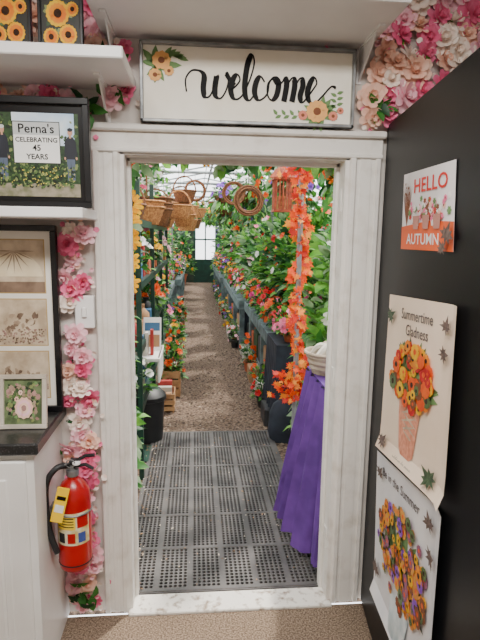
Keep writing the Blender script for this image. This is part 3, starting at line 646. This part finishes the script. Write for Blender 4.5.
for (x,y,z,r,h,m_,s_,hd) in [(-.48,1.7,1.722,.13,.12,wickd,1,True),(-.42,2.25,1.722,.17,.13,wick,2,False),(-.40,2.8,1.722,.19,.14,wickd,3,False),(-.40,3.3,1.722,.18,.14,wickd,2,True),(-.40,3.8,1.722,.20,.15,wick,3,False),(-.42,4.3,1.722,.18,.15,wick,2,True),(-.72,2.5,1.722,.14,.15,wickd,3,True),(-.72,3.4,1.722,.14,.15,wick,3,True)]:
    q=MB(); basket(q,(x,y,z),r,h,m_,hd,s_); q.obj('wicker_basket')
for (x,y,z,r,h,m_) in [(-.16,3.2,1.80,.12,.12,wick),(-.12,3.9,2.0,.13,.12,wickd),(-.14,4.6,1.74,.14,.14,wick),(-.2,5.2,1.95,.15,.15,wickd),(-.12,5.9,1.70,.15,.15,wick),(-.1,6.8,1.95,.16,.15,wick),(-.05,7.8,1.75,.17,.16,wickd),(.05,9.2,2.0,.18,.17,wick),(.4,8.2,2.12,.15,.14,wickd)]:
    q=MB(); basket(q,(x,y,z),r,h,m_,True,1); q.tube([(x,y,z+h+r*1.27),(x,y,2.42)],.003,blackpl,4); q.obj('wicker_basket')
hb=[(.95,3.1,1.98,.16,purp),(.66,4.3,2.0,.17,whitep),(.72,5.2,1.92,.18,purp),(.46,6.0,2.08,.17,purp),(.9,6.3,2.0,.2,pinks[0]),(-.5,7.0,1.95,.2,whitep),(.56,7.3,1.95,.2,whitep),(.8,8.6,1.92,.2,redp),(-.35,8.8,2.0,.2,pinks[0]),(.48,10,1.95,.2,yel),(-.3,10.8,1.9,.22,orange),(.6,12,1.9,.24,orange),(.12,11.6,2.1,.2,None),(-.2,13.2,1.95,.24,pinks[0]),(.35,13.8,2.1,.22,whitep),(1.25,2.2,2.0,.15,orange)]
for (x,y,z,r,fm) in hb:
    q=MB(); q.lathe([(0,0),(r*.5,.01),(r*.85,.07),(r,.14),(r*1.03,.15),(r*.9,.14),(0,.12)],(x,y,z),wickd,18)
    bush(q,(x,y,z+.12),r*1.15,.2,150,.09,greens,[fm] if fm else None,26 if fm else 0,.04,droop=.7)
    bush(q,(x,y,z+.02),r*1.25,.1,60,.12,greens,None,0,droop=1.6,stems=False)
    for k in range(3):
        a=2.1*k; q.tube([(x+r*math.cos(a),y+r*math.sin(a),z+.14),(x,y,2.42)],.003,blackpl,4)
    q.obj('hanging_basket')
for (wx,wy,wz,wr) in ((.47,2.6,1.95,.11),(.44,4.0,2.12,.12),(.0,5.0,2.22,.12)):
    q=MB()
    for k in range(7): q.torus((wx+R.uniform(-.008,.008),wy+R.uniform(-.02,.02),wz),wr+R.uniform(-.018,.018),.009,wickd,X=(1,.1,0),Y=(0,0,1),seg=26,sg=5)
    q.tube([(wx,wy,wz+wr),(wx,wy,2.42)],.003,blackpl,4);q.obj('grapevine_wreath')
q=MB(); lx,ly,lz=.56,1.30,1.80; rust=mat('rusty_metal',S(176,84,50),S(120,54,34),30,.7,bump=.3)
q.box((lx-.06,ly-.06,lz),(lx+.06,ly+.06,lz+.015),rust);q.box((lx-.065,ly-.065,lz+.2),(lx+.065,ly+.065,lz+.215),rust)
for a in (-.055,.045):
    for c_ in (-.055,.045): q.box((lx+a,ly+c_,lz),(lx+a+.01,ly+c_+.01,lz+.2),rust)
for i in range(5): q.box((lx-.05+.022*i,ly-.058,lz),(lx-.042+.022*i,ly-.050,lz+.2),rust);q.box((lx-.058,ly-.05+.022*i,lz),(lx-.050,ly-.042+.022*i,lz+.2),rust)
q.lathe([(.085,0),(.05,.05),(.02,.07),(0,.075)],(lx,ly,lz+.215),rust,4);q.lathe([(0,.015),(.03,.015),(.03,.1),(0,.1)],(lx,ly,lz),wick,10)
q.torus((lx,ly,lz+.31),.02,.003,blackpl,Y=(0,0,1));q.tube([(lx,ly,lz+.33),(lx,ly,2.42)],.003,blackpl,4);q.obj('hanging_lantern')
q=MB()
def vine(pts_,nl,ls,lm,sp,fm=None,nf=0,T=LEAF,fs=.04):
    c=np.array(cr(pts_,20)); q.tube([tuple(x) for x in c[::4]],.008,wickd,5)
    k=rng.integers(0,len(c),nl); P=c[k]+rng.normal(size=(nl,3))*sp; dd=rng.normal(size=(nl,3)); dd[:,2]-=.6
    X,Y,Z=frame_from_x(dd); q.scatter(T,P,X,Y,Z,rng.uniform(.7,1.3,nl)*ls,lm)
    if nf:
        k=rng.integers(0,len(c),nf); P=c[k]+rng.normal(size=(nf,3))*sp; P[:,1]-=.03; X,Y,Z=frame_from_z(np.tile([0,-1.,-.2],(nf,1))+rng.normal(size=(nf,3))*.4); q.scatter(SMALL,P,X,Y,Z,fs,fm)
for y,fmm in ((3.25,orange),(4.7,purp),(9.05,whitep)):
    vine([(.5,y,2.40),(.8,y,2.34),(1.2,y,2.3),(1.6,y,2.4)],130,.11,greens,.05,fmm,10)
    vine([(-1.4,y,2.38),(-.8,y,2.30),(-.4,y,2.40)],100,.11,greens,.05,fmm,6)
for y,fmm in ((10.5,orange),(13.4,purp)): vine([(-1.4,y,2.38),(-.6,y,2.25),(.2,y,2.38),(.8,y,2.25),(1.6,y,2.4)],260,.14,greens,.08,fmm,30,fs=.05)
vine([(1.0,1.5,2.35),(1.0,3,2.25),(1.0,6,2.3),(1.0,10,2.25),(.95,14,2.3)],520,.13,greens,.09,[purp,whitep,orange,pinks[0]],50)
vine([(-.7,1.5,2.35),(-.7,3,2.28),(-.7,6,2.3),(-.7,10,2.25),(-.7,14,2.3)],300,.12,greens,.08,[whitep,orange,yel],24)
for i in range(16):
    x=R.choice([-.45,.72])+R.uniform(-.1,.06); y=2.6+i*.7; L_=R.uniform(.3,.65)
    vine([(x,y,2.38),(x+.03,y,2.38-L_*.5),(x-.02,y,2.38-L_)],60,.09,greens,.05,[R.choice([purp,whitep,orange,pinks[0]])],12,fs=.035)
q.obj('overhead_vines')
def leafgar(px,py,z0,z1,n,sz,amp=.02,w_=1.):
    q=MB(); q.tube([(px,py,.0),(px,py,2.42)],.016,pipe,8)
    zz=rng.uniform(z0,z1,n); a=rng.uniform(0,6.28,n); cl=1+.6*np.sin(zz*23)
    rr=rng.uniform(.008,.036,n)*cl*w_
    P=np.stack([px+rr*np.cos(a)+amp*np.sin(zz*9),py+rr*np.sin(a),zz],1); dd=np.stack([np.cos(a),np.sin(a),rng.normal(size=n)*.6-.9],1)
    X,Y,Z=frame_from_x(dd,(0,-1,.3)); q.scatter(MAPLE,P,X,Y,Z,rng.uniform(.7,1.2,n)*sz,[autumn[0],autumn[0],autumn[1],autumn[2]])
    m=n//4; P=np.stack([px-.03+rng.normal(size=m)*.045,py+rng.normal(size=m)*.04,rng.uniform(z0-.05,z0+.12,m)],1);X,Y,Z=frame_from_x(rng.normal(size=(m,3)),(0,-1,.3)); q.scatter(MAPLE,P,X,Y,Z,rng.uniform(.03,.045,m),autumn)
    m=n//4; P=np.stack([px+rng.normal(size=m)*.06,py+rng.normal(size=m)*.05,rng.uniform(z1-.12,z1+.1,m)],1);X,Y,Z=frame_from_x(rng.normal(size=(m,3)),(0,-1,.3)); q.scatter(MAPLE,P,X,Y,Z,rng.uniform(.03,.05,m),autumn)
    q.obj('autumn_leaf_garland')
leafgar(.615,.95,.70,2.12,400,.040,.018,1.2)
q=MB(); gy=.34
path=[(-.43,gy,1.35),(-.40,gy,1.6),(-.37,gy,1.9),(-.2,gy,2.03),(.1,gy,2.01),(.35,gy,2.05),(.62,gy,1.99),(.74,gy,1.85)]
q.tube([p for p in path],.008,wickd,5)
c=np.array(cr([tuple(p) for p in path],30)); n=len(c)
def along(T,num,sc,m,sp=.05,front=0.,z=False,lo_=0):
    k=rng.integers(lo_,n,num); P=c[k]+rng.normal(size=(num,3))*sp*[1,.5,.7]; P[:,1]-=front
    dd=rng.normal(size=(num,3)); dd[:,1]-=.5; dd[:,2]-=.3
    if z: X,Y,Z=frame_from_z(np.tile([0,-1.,0],(num,1))+rng.normal(size=(num,3))*.4)
    else: X,Y,Z=frame_from_x(dd,(0,-1,.2))
    q.scatter(T,P,X,Y,Z,sc,m); return P,X,Y,Z
along(LEAF,330,.085,greens);along(MAPLE,110,.04,autumn,.045)
P,X,Y,Z=along(SUNF,20,.05,[yel,autumn[2]],.03,.04,True); q.scatter(DISC,P+Z*.004,X,Y,Z,.05,brownc)
P,X,Y,Z=(lambda PP:(PP,)+frame_from_z(np.tile([.1,-1.,.1],(len(PP),1))))(np.array([(-.305,.30,1.62),(-.315,.30,1.42),(-.295,.31,1.78),(-.31,.29,1.52),(-.30,.30,1.70)])); q.scatter(SUNF,P,X,Y,Z,.062,yel); q.scatter(DISC,P+Z*.004,X,Y,Z,.062,brownc)
q.obj('sunflower_garland')
potted('potted_sunflower',(-.60,.72,0),.13,.26,.26,1.5,480,.12,greens,yel,30,.06,FT=SUNF,pm=blackpl,center=brownc)
q=MB(); q.box((-.45,1.62,.0),(-.41,1.66,.78),greenmt);q.box((-.56,1.42,.775),(-.24,1.86,.80),white,.003)
q.box((-.46,1.5,.80),(-.34,1.60,.86),boxw,.004);q.M=Matrix.Translation((-.27,1.66,.80))@Matrix.Rotation(rd(-18),4,'X')
q.box((-.11,0,0),(.02,.006,.25),sw);q.box((-.10,-.002,.15),(.01,0,.21),mat('goods_blue',S(60,110,150)));q.box((-.10,-.002,.03),(.01,0,.12),card);q.M=Matrix.Identity(4)
for i in range(4): q.box((-.42+.035*i,1.52,.80),(-.40+.035*i,1.58,.92+.02*i),[card,goods[4],boxw,goods[5]][i])
q.box((-.26,1.44,.62),(-.245,1.84,.80),white,.003);q.box((-.50,1.5,0),(-.34,1.8,.015),greenmt);q.obj('display_stand',False)
q=MB(); q.lathe([(0,0),(.10,0),(.12,.02),(.135,.34),(.15,.35),(.15,.38),(.13,.38),(.11,.05),(0,.04)],(-.38,1.95,.0),blackpl,24); q.lathe([(.15,.38),(.10,.43),(0,.45)],(-.38,1.95,0),blackpl,24); q.obj('waste_bin')
for i,(x,y,s_) in enumerate([(-.28,2.7,.2),(-.24,3.15,.24),(-.27,3.65,.2),(-.24,4.15,.24),(-.26,4.7,.2),(-.28,5.3,.2),(-.27,6.0,.2),(-.27,6.8,.2)]):
    q=MB(); h=.18+.10*(i%2); 
    for a in (0,1):
        for k in range(3):
            z=.02+k*h/3; q.box((x-.09,y-.13+a*.25,z),(x+.09,y-.12+a*.25,z+h/3-.02),woodw);q.box((x-.09+a*.17,y-.12,z),(x-.08+a*.17,y+.12,z+h/3-.02),woodw)
    for a in (-.08,.07):
        for c_ in (-.12,.11): q.box((x+a,y+c_,0),(x+a+.012,y+c_+.012,h),woodw)
    q.box((x-.08,y-.12,.02),(x+.08,y+.12,.03),woodw); q.box((x-.075,y-.115,h*.6),(x+.075,y+.115,h*.65),soil)
    if i%2: bush(q,(x,y,h*.65),.11,.40,170,.07,greens,[kinds[i%6][1],orange],14,.03)
    else:
        for k in range(3): q.box((x-.07,y-.1+.07*k,h*.66),(x+.06,y-.04+.07*k,h*1.0+.04*k),[card,boxw,goods[5]][k],.003)
    q.obj('wooden_crate')
# purple draped table
q=MB(); 
q.box((.66,.22,.86),(1.25,.78,.89),wood,.004)
for x in (.70,1.17):
    for y in (.26,.70): q.box((x,y,0),(x+.04,y+.04,.86),wood)
pur=mat('purple_cloth',S(104,60,146),S(78,40,118),6,.8,bump=.1)
def edge(t):
    L=[(1.26,.205),(.645,.205),(.645,.79)]; 
    if t<.5: a=t/.5; return (L[0][0]*(1-a)+L[1][0]*a,L[0][1]),(0,-1)
    a=(t-.5)/.5; return (L[1][0],L[1][1]*(1-a)+L[2][1]*a),(-1,0)
V=[];F=[];nt=90;nz=14
for j in range(nz+1):
    f_=j/nz; z=.90-f_*(.83)
    for i in range(nt+1):
        t=i/nt; (x,y),(nx_,ny_)=edge(t); cf=math.exp(-((t-.5)/.10)**2); nx2=nx_;ny2=ny_
        if cf>.02: nx2,ny2=(nx_*(1-cf*.5)-.5*cf*(1 if nx_==0 else 0)),(ny_*(1-cf*.5)-.5*cf*(1 if ny_==0 else 0))
        k=(.012+f_*.038)*(math.sin(t*62+f_*1.5)+.4*math.sin(t*131+f_))+f_*(.12 if t>.45 else .03)+.005
        V.append((x+nx2*k,y+ny2*k,z+.01*math.sin(t*40)*f_))
for j in range(nz):
    for i in range(nt): a=j*(nt+1)+i; F.append((a,a+1,a+nt+2,a+nt+1))
q.add(V,F,pur);q.box((.65,.21,.892),(1.26,.79,.902),pur,.003)
q.obj('draped_table')
q=MB(); lin=mat('linen',S(180,166,148),S(146,132,114),12,.9,bump=.3); basket(q,(.735,.64,.904),.125,.11,lin,False,1)
for i in range(5):
    a=i*1.25; q.tube([tuple(x) for x in cr([(.735+.09*math.cos(a),.64+.09*math.sin(a),.99),(.735+.04*math.cos(a+.5),.64+.04*math.sin(a+.5),1.05),(.735-.05*math.cos(a),.64-.05*math.sin(a),1.01)],5)],.024,[boxw,lin,boxw][i%3],8)
q.obj('linen_basket')
# ---------------------------------------------------------------- lights/world/camera
W=bpy.data.worlds.new('w');bpy.context.scene.world=W;W.use_nodes=True
W.node_tree.nodes['Background'].inputs[0].default_value=(.96,.98,1,1);W.node_tree.nodes['Background'].inputs[1].default_value=4.0
SL=bpy.data.lights.new('sun','SUN');SL.energy=8.;SL.angle=rd(3);SL.color=(1,.94,.85)
so=bpy.data.objects.new('sun',SL);so.rotation_euler=(rd(-22),rd(18),0);so.location=(2,4,6);bpy.context.scene.collection.objects.link(so)
L=bpy.data.lights.new('ceiling_lamp','AREA');L.shape='RECTANGLE';L.size=1.4;L.size_y=.5;L.energy=82;L.color=(1,.97,.93)
lo=bpy.data.objects.new('ceiling_lamp',L);lo.location=(0,-1.6,H-.075);bpy.context.scene.collection.objects.link(lo)
cam=bpy.data.cameras.new('camera');co=bpy.data.objects.new('camera',cam);bpy.context.scene.collection.objects.link(co)
cam.sensor_fit='VERTICAL';cam.sensor_height=24;cam.lens=24*520/640;cam.clip_start=.05
th=rd(9.3);ya=rd(5)
fw=Vector((math.sin(ya)*math.cos(th),math.cos(ya)*math.cos(th),-math.sin(th)))
rt=Vector((math.cos(ya),-math.sin(ya),0));up=rt.cross(fw)
M=Matrix((rt,up,-fw)).transposed().to_4x4()
co.matrix_world=Matrix.Translation((0,-2.11,1.65))@M@Matrix.Rotation(rd(.83),4,'Z')
bpy.context.scene.camera=co
